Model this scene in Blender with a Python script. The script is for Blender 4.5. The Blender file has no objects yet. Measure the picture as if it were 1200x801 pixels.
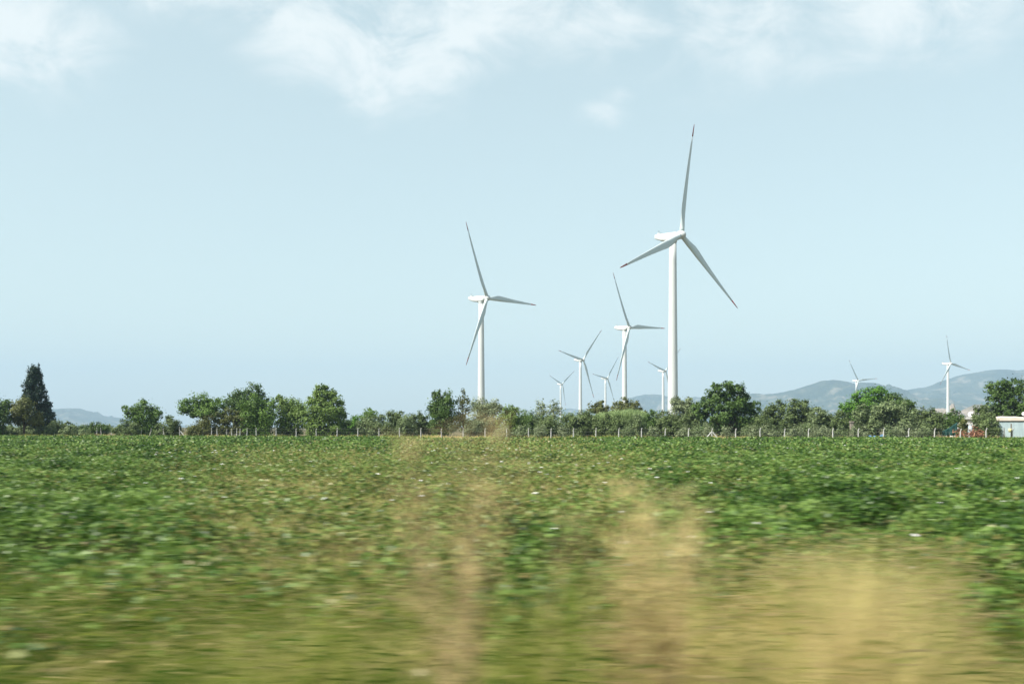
import bpy, bmesh, math, random
import numpy as np
from mathutils import Vector, Matrix
rng = np.random.default_rng(11)
random.seed(5)
R = math.radians
CAM_H = 2.2
scene = bpy.context.scene
COL = scene.collection

# ------------------------------------------------------------------ helpers
def at(px, py, Y):
    """photo pixel (1200 wide) at a distance of Y metres -> point in metres"""
    return Vector(((px - 600) / 1200 * Y, Y, CAM_H + (500 - py) / 1200 * Y))

def tag(o, label=None, cat=None, group=None, kind=None):
    if label: o['label'] = label
    if cat: o['category'] = cat
    if group: o['group'] = group
    if kind: o['kind'] = kind
    return o

def empty(name, loc, rz=0.0):
    o = bpy.data.objects.new(name, None)
    o.empty_display_size = 0.5
    COL.objects.link(o)
    o.location = loc
    o.rotation_euler = (0, 0, rz)
    return o

def link(name, me, mat, parent=None):
    o = bpy.data.objects.new(name, me)
    COL.objects.link(o)
    if mat and len(me.materials) == 0: me.materials.append(mat)
    if parent: o.parent = parent
    return o

def from_bm(name, bm, mat, parent=None, smooth=False):
    me = bpy.data.meshes.new(name)
    bmesh.ops.recalc_face_normals(bm, faces=bm.faces)
    bm.to_mesh(me); bm.free()
    if smooth:
        for p in me.polygons: p.use_smooth = True
    return link(name, me, mat, parent)

def quads(name, V, tint, mat, parent=None):
    """V (n,4,3) loose leaf faces, tint (n,) a per-leaf value that drives its colour"""
    n = len(V)
    me = bpy.data.meshes.new(name)
    me.vertices.add(n * 4); me.loops.add(n * 4); me.polygons.add(n)
    me.vertices.foreach_set('co', np.ascontiguousarray(V, dtype=np.float32).ravel())
    me.loops.foreach_set('vertex_index', np.arange(n * 4, dtype=np.int32))
    me.polygons.foreach_set('loop_start', np.arange(0, n * 4, 4, dtype=np.int32))
    a = me.attributes.new('tint', 'FLOAT', 'FACE')
    a.data.foreach_set('value', np.ascontiguousarray(tint, dtype=np.float32))
    me.update(calc_edges=True)
    return link(name, me, mat, parent)

def add_box(bm, c, s, rot=None):
    M = Matrix.Translation(Vector(c)) @ (rot.to_4x4() if rot else Matrix.Identity(4)) @ Matrix.Diagonal((s[0], s[1], s[2], 1))
    return bmesh.ops.create_cube(bm, size=1, matrix=M)['verts']

def add_tube(bm, pts, rads, n=8, cap=True):
    rings = []
    for i, p in enumerate(pts):
        p = Vector(p)
        a = Vector(pts[max(i - 1, 0)]); b = Vector(pts[min(i + 1, len(pts) - 1)])
        d = (b - a).normalized()
        u = d.cross(Vector((0.31, 0.95, 0.05)) if abs(d.y) < .9 else Vector((1, 0, 0))).normalized()
        v = d.cross(u)
        rings.append([bm.verts.new(p + (u * math.cos(2 * math.pi * k / n) + v * math.sin(2 * math.pi * k / n)) * rads[i]) for k in range(n)])
    for i in range(len(rings) - 1):
        for k in range(n):
            bm.faces.new((rings[i][k], rings[i][(k + 1) % n], rings[i + 1][(k + 1) % n], rings[i + 1][k]))
    if cap:
        bm.faces.new(rings[0][::-1]); bm.faces.new(rings[-1])

def vnoise(x, y, seed=0):
    xi = np.floor(x).astype(np.int64); yi = np.floor(y).astype(np.int64)
    fx = x - xi; fy = y - yi
    fx = fx * fx * (3 - 2 * fx); fy = fy * fy * (3 - 2 * fy)
    def h(a, b):
        n = (a * 374761393 + b * 668265263 + seed * 1442695041) & 0xffffffff
        n = ((n ^ (n >> 13)) * 1274126177) & 0xffffffff
        return ((n ^ (n >> 16)) & 0xffff) / 65535.0
    return (h(xi, yi) * (1 - fx) + h(xi + 1, yi) * fx) * (1 - fy) + (h(xi, yi + 1) * (1 - fx) + h(xi + 1, yi + 1) * fx) * fy

def sstep(a, b, x):
    t = np.clip((x - a) / (b - a), 0, 1)
    return t * t * (3 - 2 * t)

# ------------------------------------------------------------------ materials
def new_mat(name):
    m = bpy.data.materials.new(name); m.use_nodes = True
    nt = m.node_tree
    return m, nt, nt.nodes['Principled BSDF']

def ramp_node(nt, stops):
    r = nt.nodes.new('ShaderNodeValToRGB')
    el = r.color_ramp.elements
    el[0].position, el[0].color = stops[0][0], (*stops[0][1], 1)
    el[1].position, el[1].color = stops[-1][0], (*stops[-1][1], 1)
    for p, c in stops[1:-1]:
        e = el.new(p); e.color = (*c, 1)
    return r

def leaf_mat(name, stops, translucent=0.3, rough=0.55, spec=0.25):
    m, nt, p = new_mat(name)
    a = nt.nodes.new('ShaderNodeAttribute'); a.attribute_name = 'tint'
    r = ramp_node(nt, stops)
    nt.links.new(a.outputs['Fac'], r.inputs['Fac'])
    nt.links.new(r.outputs['Color'], p.inputs['Base Color'])
    p.inputs['Roughness'].default_value = rough
    p.inputs['Specular IOR Level'].default_value = spec
    t = nt.nodes.new('ShaderNodeBsdfTranslucent')
    nt.links.new(r.outputs['Color'], t.inputs['Color'])
    mix = nt.nodes.new('ShaderNodeMixShader'); mix.inputs['Fac'].default_value = translucent
    nt.links.new(p.outputs[0], mix.inputs[1]); nt.links.new(t.outputs[0], mix.inputs[2])
    nt.links.new(mix.outputs[0], nt.nodes['Material Output'].inputs['Surface'])
    return m

def noise_mat(name, stops, scale=1.0, rough=0.8, detail=5, bump=0.0, spec=0.3, stretch=None):
    m, nt, p = new_mat(name)
    tc = nt.nodes.new('ShaderNodeTexCoord')
    src = tc.outputs['Object']
    if stretch:
        mp = nt.nodes.new('ShaderNodeMapping'); mp.inputs['Scale'].default_value = stretch
        nt.links.new(src, mp.inputs['Vector']); src = mp.outputs['Vector']
    n = nt.nodes.new('ShaderNodeTexNoise'); n.inputs['Scale'].default_value = scale; n.inputs['Detail'].default_value = detail
    nt.links.new(src, n.inputs['Vector'])
    r = ramp_node(nt, stops)
    nt.links.new(n.outputs['Fac'], r.inputs['Fac'])
    nt.links.new(r.outputs['Color'], p.inputs['Base Color'])
    p.inputs['Roughness'].default_value = rough
    p.inputs['Specular IOR Level'].default_value = spec
    if bump:
        b = nt.nodes.new('ShaderNodeBump'); b.inputs['Strength'].default_value = bump
        nt.links.new(n.outputs['Fac'], b.inputs['Height']); nt.links.new(b.outputs[0], p.inputs['Normal'])
    return m

def two(lo, hi): return [(0.0, lo), (1.0, hi)]
M = {
 'oak':     leaf_mat('oak_leaf', two((0.045, 0.092, 0.014), (0.151, 0.254, 0.047))),
 'oakdark': leaf_mat('dark_leaf', two((0.031, 0.067, 0.013), (0.106, 0.180, 0.038))),
 'conifer': leaf_mat('conifer_needle', two((0.01, 0.026, 0.016), (0.03, 0.062, 0.036)), .12),
 'olive':   leaf_mat('olive_leaf', two((0.074, 0.108, 0.040), (0.226, 0.292, 0.133))),
 'olivedk': leaf_mat('dull_olive_leaf', two((0.055, 0.086, 0.023), (0.165, 0.224, 0.081))),
 'brown':   leaf_mat('brownish_leaf', two((0.061, 0.073, 0.018), (0.158, 0.176, 0.052))),
 'willow':  leaf_mat('willow_leaf', two((0.065, 0.116, 0.018), (0.200, 0.292, 0.072))),
 'bright':  leaf_mat('bright_leaf', two((0.050, 0.131, 0.013), (0.138, 0.294, 0.035))),
 'pale':    leaf_mat('pale_leaf', two((0.105, 0.14, 0.062), (0.28, 0.33, 0.18))),
 'reed':    leaf_mat('reed_leaf', two((.150, .230, .070), (.330, .420, .190))),
 'rust':    leaf_mat('rusty_twigs', two((.160, .070, .035), (.360, .190, .110)), .1),
 'cotton':  leaf_mat('cotton_leaf', [(0, (.012, .038, .005)), (.32, (.054, .124, .014)), (.62, (.185, .280, .066)),  # darkest stop paints the shade of canopy gaps into the leaf colour
                                      (.72, (.185, .220, .055)), (.86, (.250, .225, .075)), (1, (.200, .130, .060))], .3, .42, .3),
 'grass':   leaf_mat('grass_blade', [(0, (.050, .118, .014)), (.3, (.130, .205, .034)), (.5, (.290, .330, .064)),
                                      (.68, (.510, .455, .175)), (.88, (.680, .545, .275)), (1, (.500, .375, .205))], .4, .6, .2),
 'bark':    noise_mat('bark', two((.035, .027, .020), (.11, .085, .06)), 6, .9, bump=.4, stretch=(1, 1, .2)),
 'stem':    noise_mat('dry_stem', two((.20, .13, .07), (.34, .25, .14)), 8, .8),
 'boll':    noise_mat('cotton_lint', two((.74, .73, .70), (.88, .88, .86)), 30, .95),
 'concrete': noise_mat('post_concrete', two((.42, .41, .38), (.66, .65, .62)), 5, .9),
 'postpaint': noise_mat('post_whitewash', two((.38, .38, .36), (.62, .62, .60)), 5, .9),
 'wire':    noise_mat('galvanised_wire', two((.25, .25, .25), (.4, .4, .4)), 9, .5),
 'rock':    noise_mat('rock', two((.12, .10, .085), (.33, .29, .25)), .06, .95, 8),
}

def paint(name, c, rough=.4, dirt=.06, scale=.35, stretch=(1, 1, .25)):
    d = tuple(max(0, v - dirt) for v in c)
    return noise_mat(name, [(.25, d), (.65, c)], scale, rough, 6, spec=.4, stretch=stretch)
M['turbine'] = paint('turbine_white', (.53, .56, .555), .38, .06)
M['blade'] = paint('blade_white', (.52, .59, .595), .35, .05)
M['tip'] = paint('blade_tip_red', (.32, .065, .05), .45, .03)
M['dark'] = paint('dark_hatch', (.10, .10, .10), .5, .03)
M['shedwall'] = noise_mat('pale_blue_wall', [(.3, (.24, .31, .33)), (.55, (.30, .38, .40)), (.75, (.37, .44, .455))], 1.1, .8, 6, stretch=(1.6, 1.6, .35))
M['shedroof'] = noise_mat('cream_roof', two((.38, .33, .27), (.60, .56, .49)), 1.3, .75)
M['white'] = paint('white_paint', (.66, .66, .64), .6, .1, 1.5)
M['blue'] = noise_mat('blue_plastic', two((.05, .13, .28), (.13, .25, .42)), 1.5, .4)
M['net'] = noise_mat('green_net', two((.006, .040, .038), (.02, .08, .07)), 2, .8)
M['red'] = noise_mat('rusty_red', two((.17, .05, .035), (.30, .13, .09)), 3, .7)
M['wood'] = noise_mat('grey_wood', two((.05, .045, .035), (.13, .11, .085)), 5, .9)
M['yellow'] = noise_mat('faded_yellow', two((.50, .48, .20), (.66, .62, .33)), 4, .7)

# ------------------------------------------------------------------ ground
def ground():
    m, nt, p = new_mat('field_soil')
    N = nt.nodes; L = nt.links
    tc = N.new('ShaderNodeTexCoord')
    n1 = N.new('ShaderNodeTexNoise'); n1.inputs['Scale'].default_value = .35; n1.inputs['Detail'].default_value = 8
    n2 = N.new('ShaderNodeTexNoise'); n2.inputs['Scale'].default_value = .02; n2.inputs['Detail'].default_value = 6
    L.new(tc.outputs['Object'], n1.inputs['Vector']); L.new(tc.outputs['Object'], n2.inputs['Vector'])
    r1 = ramp_node(nt, [(.3, (.050, .040, .024)), (.7, (.12, .095, .053))])
    r2 = ramp_node(nt, [(.35, (.050, .065, .020)), (.6, (.16, .135, .065))])
    L.new(n1.outputs['Fac'], r1.inputs['Fac']); L.new(n2.outputs['Fac'], r2.inputs['Fac'])
    mx = N.new('ShaderNodeMix'); mx.data_type = 'RGBA'; mx.inputs[0].default_value = .5
    L.new(r1.outputs[0], mx.inputs[6]); L.new(r2.outputs[0], mx.inputs[7])
    L.new(mx.outputs[2], p.inputs['Base Color']); p.inputs['Roughness'].default_value = .95
    p.inputs['Specular IOR Level'].default_value = .1
    bm = bmesh.new()
    v = [bm.verts.new(c) for c in ((-10500, -2500, 0), (10500, -2500, 0), (10500, 11500, 0), (-10500, 11500, 0))]
    bm.faces.new(v)
    tag(from_bm('ground', bm, m), kind='structure')
ground()

# ------------------------------------------------------------------ hills
def hill_mat(name, lo, hi, spot):
    m, nt, p = new_mat(name)
    N = nt.nodes; L = nt.links
    tc = N.new('ShaderNodeTexCoord')
    n1 = N.new('ShaderNodeTexNoise'); n1.inputs['Scale'].default_value = .007; n1.inputs['Detail'].default_value = 10
    n1.inputs['Roughness'].default_value = .62
    L.new(tc.outputs['Object'], n1.inputs['Vector'])
    r = ramp_node(nt, [(.40, lo), (.54, hi), (.66, spot)])
    L.new(n1.outputs['Fac'], r.inputs['Fac']); L.new(r.outputs[0], p.inputs['Base Color'])
    p.inputs['Roughness'].default_value = .95; p.inputs['Specular IOR Level'].default_value = .05
    return m
HM = hill_mat('hill_scrub', (.016, .032, .020), (.048, .062, .038), (.20, .18, .14))
HR = hill_mat('mound_rock', (.07, .075, .05), (.20, .17, .135), (.36, .31, .26))

def hill(prof, Y, wf, wb, mat, rough=.085, nx=420, ny=90, seed=1):
    """a ridge of real terrain: prof = ridge line as (px, py), Y its distance, wf/wb how far it falls to the front/back"""
    xs = np.array([(a - 600) / 1200 * Y for a, b in prof]); hs = np.array([max(0, (500 - b) / 1200 * Y + CAM_H) for a, b in prof])
    X = np.linspace(xs[0], xs[-1], nx); S = np.linspace(-1, 1, ny)
    h = np.interp(X, xs, hs)
    k = np.array([.25, .5, .25])
    for _ in range(2): h = np.convolve(np.pad(h, 1, mode='edge'), k, mode='valid')
    V = np.zeros((ny, nx, 3))
    for j, s in enumerate(S):
        yy = Y + (s * wf if s < 0 else s * wb)
        prof_s = (1 - abs(s)) ** 1.15
        hmax = hs.max()
        yo = yy / hmax
        n = (vnoise(X / hmax * 1.6, np.full(nx, yo * 1.6), seed) - .5) + .5 * (vnoise(X / hmax * 4, np.full(nx, yo * 4), seed + 3) - .5) + .3 * (vnoise(X / hmax * 9, np.full(nx, yo * 9), seed + 5) - .5) + .12 * (vnoise(X / hmax * 22, np.full(nx, yo * 22), seed + 6) - .5) + .05 * (vnoise(X / hmax * 48, np.full(nx, yo * 48), seed + 7) - .5)
        e = min(1, 3 * abs(s)) * (1 - abs(s)) * 3.2
        ridge_n = .022 * (vnoise(X / hmax * 9, np.full(nx, 3.3), seed + 9) - .5) * (1 - abs(s))
        z = h * prof_s + h * n * rough * 2.2 * e + hmax * ridge_n * (h > 1)
        V[j, :, 0] = X * (1 if True else 0); V[j, :, 1] = yy; V[j, :, 2] = np.maximum(z, 0) - .3
    bm = bmesh.new()
    vs = [[bm.verts.new(V[j, i]) for i in range(nx)] for j in range(ny)]
    for j in range(ny - 1):
        for i in range(nx - 1):
            bm.faces.new((vs[j][i], vs[j][i + 1], vs[j + 1][i + 1], vs[j + 1][i]))
    return tag(from_bm('hill', bm, mat, smooth=True), kind='structure')

hill([(780, 500), (812, 470), (850, 462), (880, 461), (905, 461), (930, 456), (950, 450), (963, 445.5), (975, 444), (988, 445.5), (1000, 448.5), (1012, 448), (1025, 448.5), (1040, 453), (1055, 458), (1075, 464), (1100, 472), (1130, 482), (1180, 500)], 6300, 1500, 1700, HM, seed=2)
hill([(960, 500), (1010, 470), (1040, 458), (1060, 456.5), (1085, 453), (1100, 447), (1120, 440), (1140, 436), (1160, 433), (1180, 432), (1205, 432.5), (1250, 440), (1310, 436), (1380, 452), (1460, 480), (1500, 500)], 7400, 1900, 1600, HM, seed=5)
hill([(700, 500), (722, 474), (738, 465), (757, 460.5), (775, 462), (795, 468), (815, 464), (840, 468), (880, 480), (930, 500)], 8300, 1400, 1400, HM, seed=8)
hill([(600, 500), (640, 486), (664, 478), (680, 479), (700, 484), (740, 500)], 9300, 900, 900, HM, seed=12)
hill([(-120, 500), (-60, 484), (0, 480), (40, 480), (65, 479), (80, 478), (92, 478), (104, 482), (116, 486.5), (132, 491), (165, 500)], 7600, 1200, 1200, HM, seed=15)
hill([(60, 500), (95, 489), (115, 486), (140, 489), (170, 494), (230, 500)], 9400, 900, 900, HM, seed=18)
hill([(1050, 500), (1075, 487), (1092, 480), (1104, 477), (1114, 480), (1124, 482), (1136, 476), (1146, 473), (1158, 475), (1175, 474), (1200, 478), (1240, 486), (1290, 500)], 2500, 260, 260, HR, rough=.2, seed=21)

# ------------------------------------------------------------------ wind turbines
RB = 45.4
def blade_mesh(s0=0.0, s1=.885, name='blade'):
    st = [(0, 2.0, 1.0, 0), (.03, 2.0, 1.0, 0), (.10, 2.5, .62, 12), (.18, 3.1, .38, 11), (.24, 3.15, .31, 9.5), (.35, 2.65, .26, 7), (.5, 2.05, .22, 4.5), (.65, 1.58, .19, 2.5),
          (.8, 1.15, .17, 1), (.885, .85, .16, .3), (.95, .62, .15, 0), (.985, .44, .15, 0), (1.0, .2, .15, 0)]
    if s0 > 0: st = [a for a in st if a[0] >= s0]
    else: st = [a for a in st if a[0] <= s1]
    bm = bmesh.new(); rings = []
    n = 20
    for t, c, th, tw in st:
        z = 1.1 + t * (RB - 1.1)
        blend = min(1, max(0, (t - .03) / .15))
        ring = []
        for k in range(n):
            a = 2 * math.pi * k / n
            x = .5 * math.cos(a); y = .5 * math.sin(a)
            # airfoil: leading edge at +x, sharper trailing edge
            yt = y * th * (1 - blend) + blend * th * math.sin(a) * .5 * (.55 + .45 * math.cos(a)) * 1.25
            X = (x - .20 * blend) * c; Yy = yt * c
            r = R(tw)
            bend = -1.0 * t * t          # slight pre-bend into the wind
            ring.append(bm.verts.new((X * math.cos(r) - Yy * math.sin(r), X * math.sin(r) + Yy * math.cos(r) + bend, z)))
        rings.append(ring)
    for i in range(len(rings) - 1):
        for k in range(n):
            bm.faces.new((rings[i][k], rings[i][(k + 1) % n], rings[i + 1][(k + 1) % n], rings[i + 1][k]))
    bm.faces.new(rings[0][::-1]); bm.faces.new(rings[-1])
    bmesh.ops.recalc_face_normals(bm, faces=bm.faces)
    me = bpy.data.meshes.new(name); bm.to_mesh(me); bm.free()
    for p in me.polygons: p.use_smooth = True
    me.materials.append(M['tip'] if s0 > 0 else M['blade'])
    return me

def turbine_proto():
    d = {}
    # tower, 80 m
    bm = bmesh.new()
    zs = [0, 10, 20, 30, 40, 50, 60, 70, 78.0]
    rs = [2.2, 2.1, 2.0, 1.9, 1.8, 1.71, 1.62, 1.53, 1.45]
    add_tube(bm, [(0, 0, z) for z in zs], rs, 40)
    me = bpy.data.meshes.new('tower'); bmesh.ops.recalc_face_normals(bm, faces=bm.faces); bm.to_mesh(me); bm.free()
    for p in me.polygons: p.use_smooth = len(p.vertices) == 4
    me.materials.append(M['turbine']); d['tower'] = me
    # nacelle: lofted rounded sections along y (front -2.4 .. rear 8.2), z about hub centre
    bm = bmesh.new(); rings = []
    for y, w, zt, zb in ((-2.6, 2.6, 1.1, -1.3), (-2.3, 3.0, 1.3, -1.6), (-1.0, 3.2, 1.4, -1.9), (3.0, 3.2, 1.5, -1.85), (5.2, 3.1, 1.55, -1.5), (8.1, 2.9, 1.5, -.35), (8.3, 2.7, 1.4, -.2)):
        ring = []
        for k in range(24):
            a = 2 * math.pi * k / 24
            ca, sa = math.cos(a), math.sin(a)
            q = 7
            f = (abs(ca) ** q + abs(sa) ** q) ** (-1 / q)
            ring.append(bm.verts.new((ca * f * w / 2, y, (zt + zb) / 2 + sa * f * (zt - zb) / 2)))
        rings.append(ring)
    for i in range(len(rings) - 1):
        for k in range(24):
            bm.faces.new((rings[i][k], rings[i][(k + 1) % 24], rings[i + 1][(k + 1) % 24], rings[i + 1][k]))
    bm.faces.new(rings[0][::-1]); bm.faces.new(rings[-1])
    me = bpy.data.meshes.new('nacelle'); bmesh.ops.recalc_face_normals(bm, faces=bm.faces); bm.to_mesh(me); bm.free()
    for p in me.polygons: p.use_smooth = len(p.vertices) == 4
    me.materials.append(M['turbine']); d['nacelle'] = me
    # cooler box and mast on the roof, yaw collar below
    bm = bmesh.new(); add_box(bm, (0, 6.6, 1.78), (2.2, 1.2, .6)); bmesh.ops.bevel(bm, geom=bm.edges[:], offset=.08, segments=2, affect='EDGES')
    me = bpy.data.meshes.new('cooler'); bm.to_mesh(me); bm.free(); me.materials.append(M['turbine']); d['cooler'] = me
    bm = bmesh.new(); add_tube(bm, [(.7, 7.7, 1.4), (.7, 7.7, 3.3)], [.05, .035], 6); add_tube(bm, [(.35, 7.7, 3.0), (1.05, 7.7, 3.0)], [.03, .03], 6)
    add_tube(bm, [(.35, 7.7, 3.0), (.35, 7.7, 3.25)], [.08, .08], 6); add_tube(bm, [(1.05, 7.7, 3.0), (1.05, 7.7, 3.25)], [.08, .08], 6)
    me = bpy.data.meshes.new('weather_mast'); bm.to_mesh(me); bm.free(); me.materials.append(M['dark']); d['weather_mast'] = me
    bm = bmesh.new(); add_box(bm, (.6, .1, 1.47), (.7, .9, .14)); me = bpy.data.meshes.new('roof_hatch'); bm.to_mesh(me); bm.free(); me.materials.append(M['dark']); d['roof_hatch'] = me
    bm = bmesh.new(); add_tube(bm, [(0, 0, -2.6), (0, 0, -1.8)], [1.62, 1.7], 32)
    me = bpy.data.meshes.new('yaw_collar'); bm.to_mesh(me); bm.free(); me.materials.append(M['turbine']); d['yaw_collar'] = me
    # hub with rounded nose
    bm = bmesh.new()
    add_tube(bm, [(0, y, 0) for y in (-2.62, -2.9, -4.2, -5.2, -5.8, -6.15, -6.3)], [1.35, 1.62, 1.72, 1.5, 1.1, .6, .12], 28)
    me = bpy.data.meshes.new('hub'); bmesh.ops.recalc_face_normals(bm, faces=bm.faces); bm.to_mesh(me); bm.free()
    for p in me.polygons: p.use_smooth = len(p.vertices) == 4
    me.materials.append(M['turbine']); d['hub'] = me
    d['blade'] = blade_mesh(); d['blade_tip'] = blade_mesh(.885, 1.0, 'blade_tip')
    return d
TP = turbine_proto()

# hub px, hub py, distance, cos(yaw), rotor angle, blade scale, label
TUR = [
 (798.6, 275, 413, .594, 6.6, 1.0, 'largest and nearest white wind turbine, red blade tips, one blade pointing almost straight up'),
 (571.0, 349, 580, .604, -30, 1.0, 'tall white wind turbine left of the others, one blade hanging across its tower'),
 (737.5, 383.5, 761, .56, -33, 1.0, 'mid sized white wind turbine just left of the largest one with a level blade'),
 (683.6, 421.3, 1132, .64, 40, 1.0, 'smaller white wind turbine with one blade reaching up right, between two even smaller turbines'),
 (659, 449.8, 1950, .66, 51, .92, 'faint tiny wind turbine, leftmost of the far ones, its hub just above the shrubs'),
 (712, 443, 1676, .58, 37, 1.0, 'faint small wind turbine directly left of the mid sized turbine tower, blade pointing up right'),
 (780, 434.3, 1434, .60, 44, 1.0, 'small wind turbine half hidden behind the tower of the largest turbine'),
 (1006, 445.8, 1700, .68, -36, .92, 'small white wind turbine in front of the blue hill above the bright green tree'),
 (1114.2, 425.8, 1350, .576, -18, .86, 'white wind turbine farthest to the right, its tower standing against the blue ridge'),
]
for hx, hy, D, cs, th, bs, lab in TUR:
    view = math.atan2(hx - 600, 1200)
    yaw = math.acos(cs) - view
    hub = at(hx, hy, D)
    ax = Vector((math.sin(yaw), -math.cos(yaw), 0))
    base = hub - ax * 4.3
    H = hub.z
    t = empty('wind_turbine', (base.x, base.y, 0), yaw)
    tag(t, lab, 'wind turbine', 'white wind turbines behind the trees')
    tw = link('tower', TP['tower'], None, t); tw.scale = (1, 1, (H - 1.8) / 78.0)
    na = link('nacelle', TP['nacelle'], None, t); na.location = (0, 0, H)
    for k in ('cooler', 'weather_mast', 'roof_hatch', 'yaw_collar'): link(k, TP[k], None, na)
    hb = link('hub', TP['hub'], None, t); hb.location = (0, 0, H)
    for k in range(3):
        b = link('blade', TP['blade'], None, t)
        b.location = (0, -4.3, H); b.rotation_euler = (R(2.0), R(th + 120 * k), 0); b.scale = (1, 1, bs)
        link('blade_tip', TP['blade_tip'], None, b)

# ------------------------------------------------------------------ trees and shrubs
def crown_quads(lobes, leaf, cover=3.2, clumpy=.36, up=.25):
    """lobes: (centre Vector, rx, ry, rz). Leaves gather in clumps spread through each lobe"""
    Vs, Ts = [], []
    for c, rx, ry, rz in lobes:
        r = (rx * ry * rz) ** (1 / 3)
        area = math.pi * r * r
        nl = int(max(40, area * cover / (leaf * leaf * .5)))
        nc = max(12, int(24 * (r / 1.5) ** .8))
        rx, ry, rz = rx * 1.14, ry * 1.14, rz * 1.14
        d = rng.normal(size=(nc, 3)); d /= np.linalg.norm(d, axis=1)[:, None]
        rad = .25 + .72 * rng.random(nc) ** .5
        cc = d * rad[:, None]
        idx = rng.integers(0, nc, nl)
        sg = clumpy * (.6 + .8 * rng.random(nc))
        off = rng.normal(size=(nl, 3)); off /= np.linalg.norm(off, axis=1)[:, None]
        off *= (rng.random(nl) ** .45)[:, None] * sg[idx][:, None]
        stray = rng.random(nl) < .09
        off[stray] *= 1.9
        p = cc[idx] + off
        P = p * np.array([rx, ry, rz]) + np.array(c)
        ctint = rng.normal(.5, .17, nc)
        tint = np.clip(ctint[idx] + rng.normal(0, .14, nl), 0, 1)
        nrm = rng.normal(size=(nl, 3)); nrm /= np.linalg.norm(nrm, axis=1)[:, None]
        nrm = nrm * .8 + p / np.maximum(np.linalg.norm(p, axis=1), .2)[:, None] * .9 + np.array([0, 0, up])
        nrm /= np.linalg.norm(nrm, axis=1)[:, None]
        t = np.cross(nrm, rng.normal(size=(nl, 3))); t /= np.linalg.norm(t, axis=1)[:, None]
        b = np.cross(nrm, t)
        s = leaf * (.6 + .8 * rng.random(nl))[:, None]
        Q = np.stack([P - t * s * .62, P - b * s * .40, P + t * s * .62, P + b * s * .40], axis=1)
        Q[:, :, 2] = np.maximum(Q[:, :, 2], .05)
        Vs.append(Q); Ts.append(tint)
    return np.concatenate(Vs), np.concatenate(Ts)

def trunk_bm(base, lobes, r0, stems=1):
    bm = bmesh.new()
    low = min(c.z - rz * .6 for c, rx, ry, rz in lobes); low = max(low, .4)
    for s in range(stems):
        o = Vector((random.uniform(-1, 1) * r0 * 3, random.uniform(-1, 1) * r0 * 2, 0)) if stems > 1 else Vector((0, 0, 0))
        fork = base + o + Vector((random.uniform(-.2, .2), random.uniform(-.2, .2), low * .8 + .3))
        add_tube(bm, [base + o, base + o * 1.2 + Vector((0, 0, .25)), base.lerp(fork, .55) + o * .6, fork], [r0 * 1.35, r0, r0 * .85, r0 * .75], 8)
        for c, rx, ry, rz in lobes:
            if stems > 1 and random.random() < .4: continue
            e = c + Vector((0, 0, rz * .3)); m = fork.lerp(e, .5) + Vector((random.uniform(-.2, .2), random.uniform(-.2, .2), .2))
            add_tube(bm, [fork - Vector((0, 0, .1)), m, e], [r0 * .5, r0 * .32, r0 * .1], 6)
    return bm

def plant(name, label, cat, mat, Y, lobes_px, trunk_px=None, leaf=.26, cover=6.2, clumpy=.40, r0=.16, stems=1, group=None, mats_up=.25, skirt=0.0):
    lobes = []
    if skirt:
        lobes_px = list(lobes_px) + [(L[0], 505.5 + random.uniform(-1, 1), L[2] * skirt, 5.5) for L in lobes_px if L[1] + L[3] > 496 and L[2] > 4.5]
    for k, L in enumerate(lobes_px):
        cx, cy, rx, ry = L[:4]
        dy = L[4] if len(L) > 4 else (random.uniform(-.5, .5) * rx / 1200 * Y if len(lobes_px) > 1 else 0)
        c = at(cx, cy, Y); s = Y / 1200
        lobes.append((c + Vector((0, dy, 0)), rx * s, (rx * .65 + ry * .35) * s, ry * s))
    if trunk_px is None: trunk_px = sum(l[0] * l[2] for l in lobes_px) / sum(l[2] for l in lobes_px)
    base = Vector(((trunk_px - 600) / 1200 * Y, Y, 0))
    root = empty(name, base)
    tag(root, label, cat, group)
    rel = [(c - base, a, b, d) for c, a, b, d in lobes]
    V, T = crown_quads(rel, leaf, cover, clumpy, mats_up)
    quads('crown', V, T, M[mat], root)
    from_bm('trunk', trunk_bm(Vector((0, 0, 0)), rel, r0, stems), M['bark'], root, smooth=True)
    return root

TG = 'trees along the field edge'
SG = 'shrubs along the field edge'
tr = lambda *a, **k: plant('broadleaf_tree', *a, group=TG, **{'skirt': .7, **k})
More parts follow.
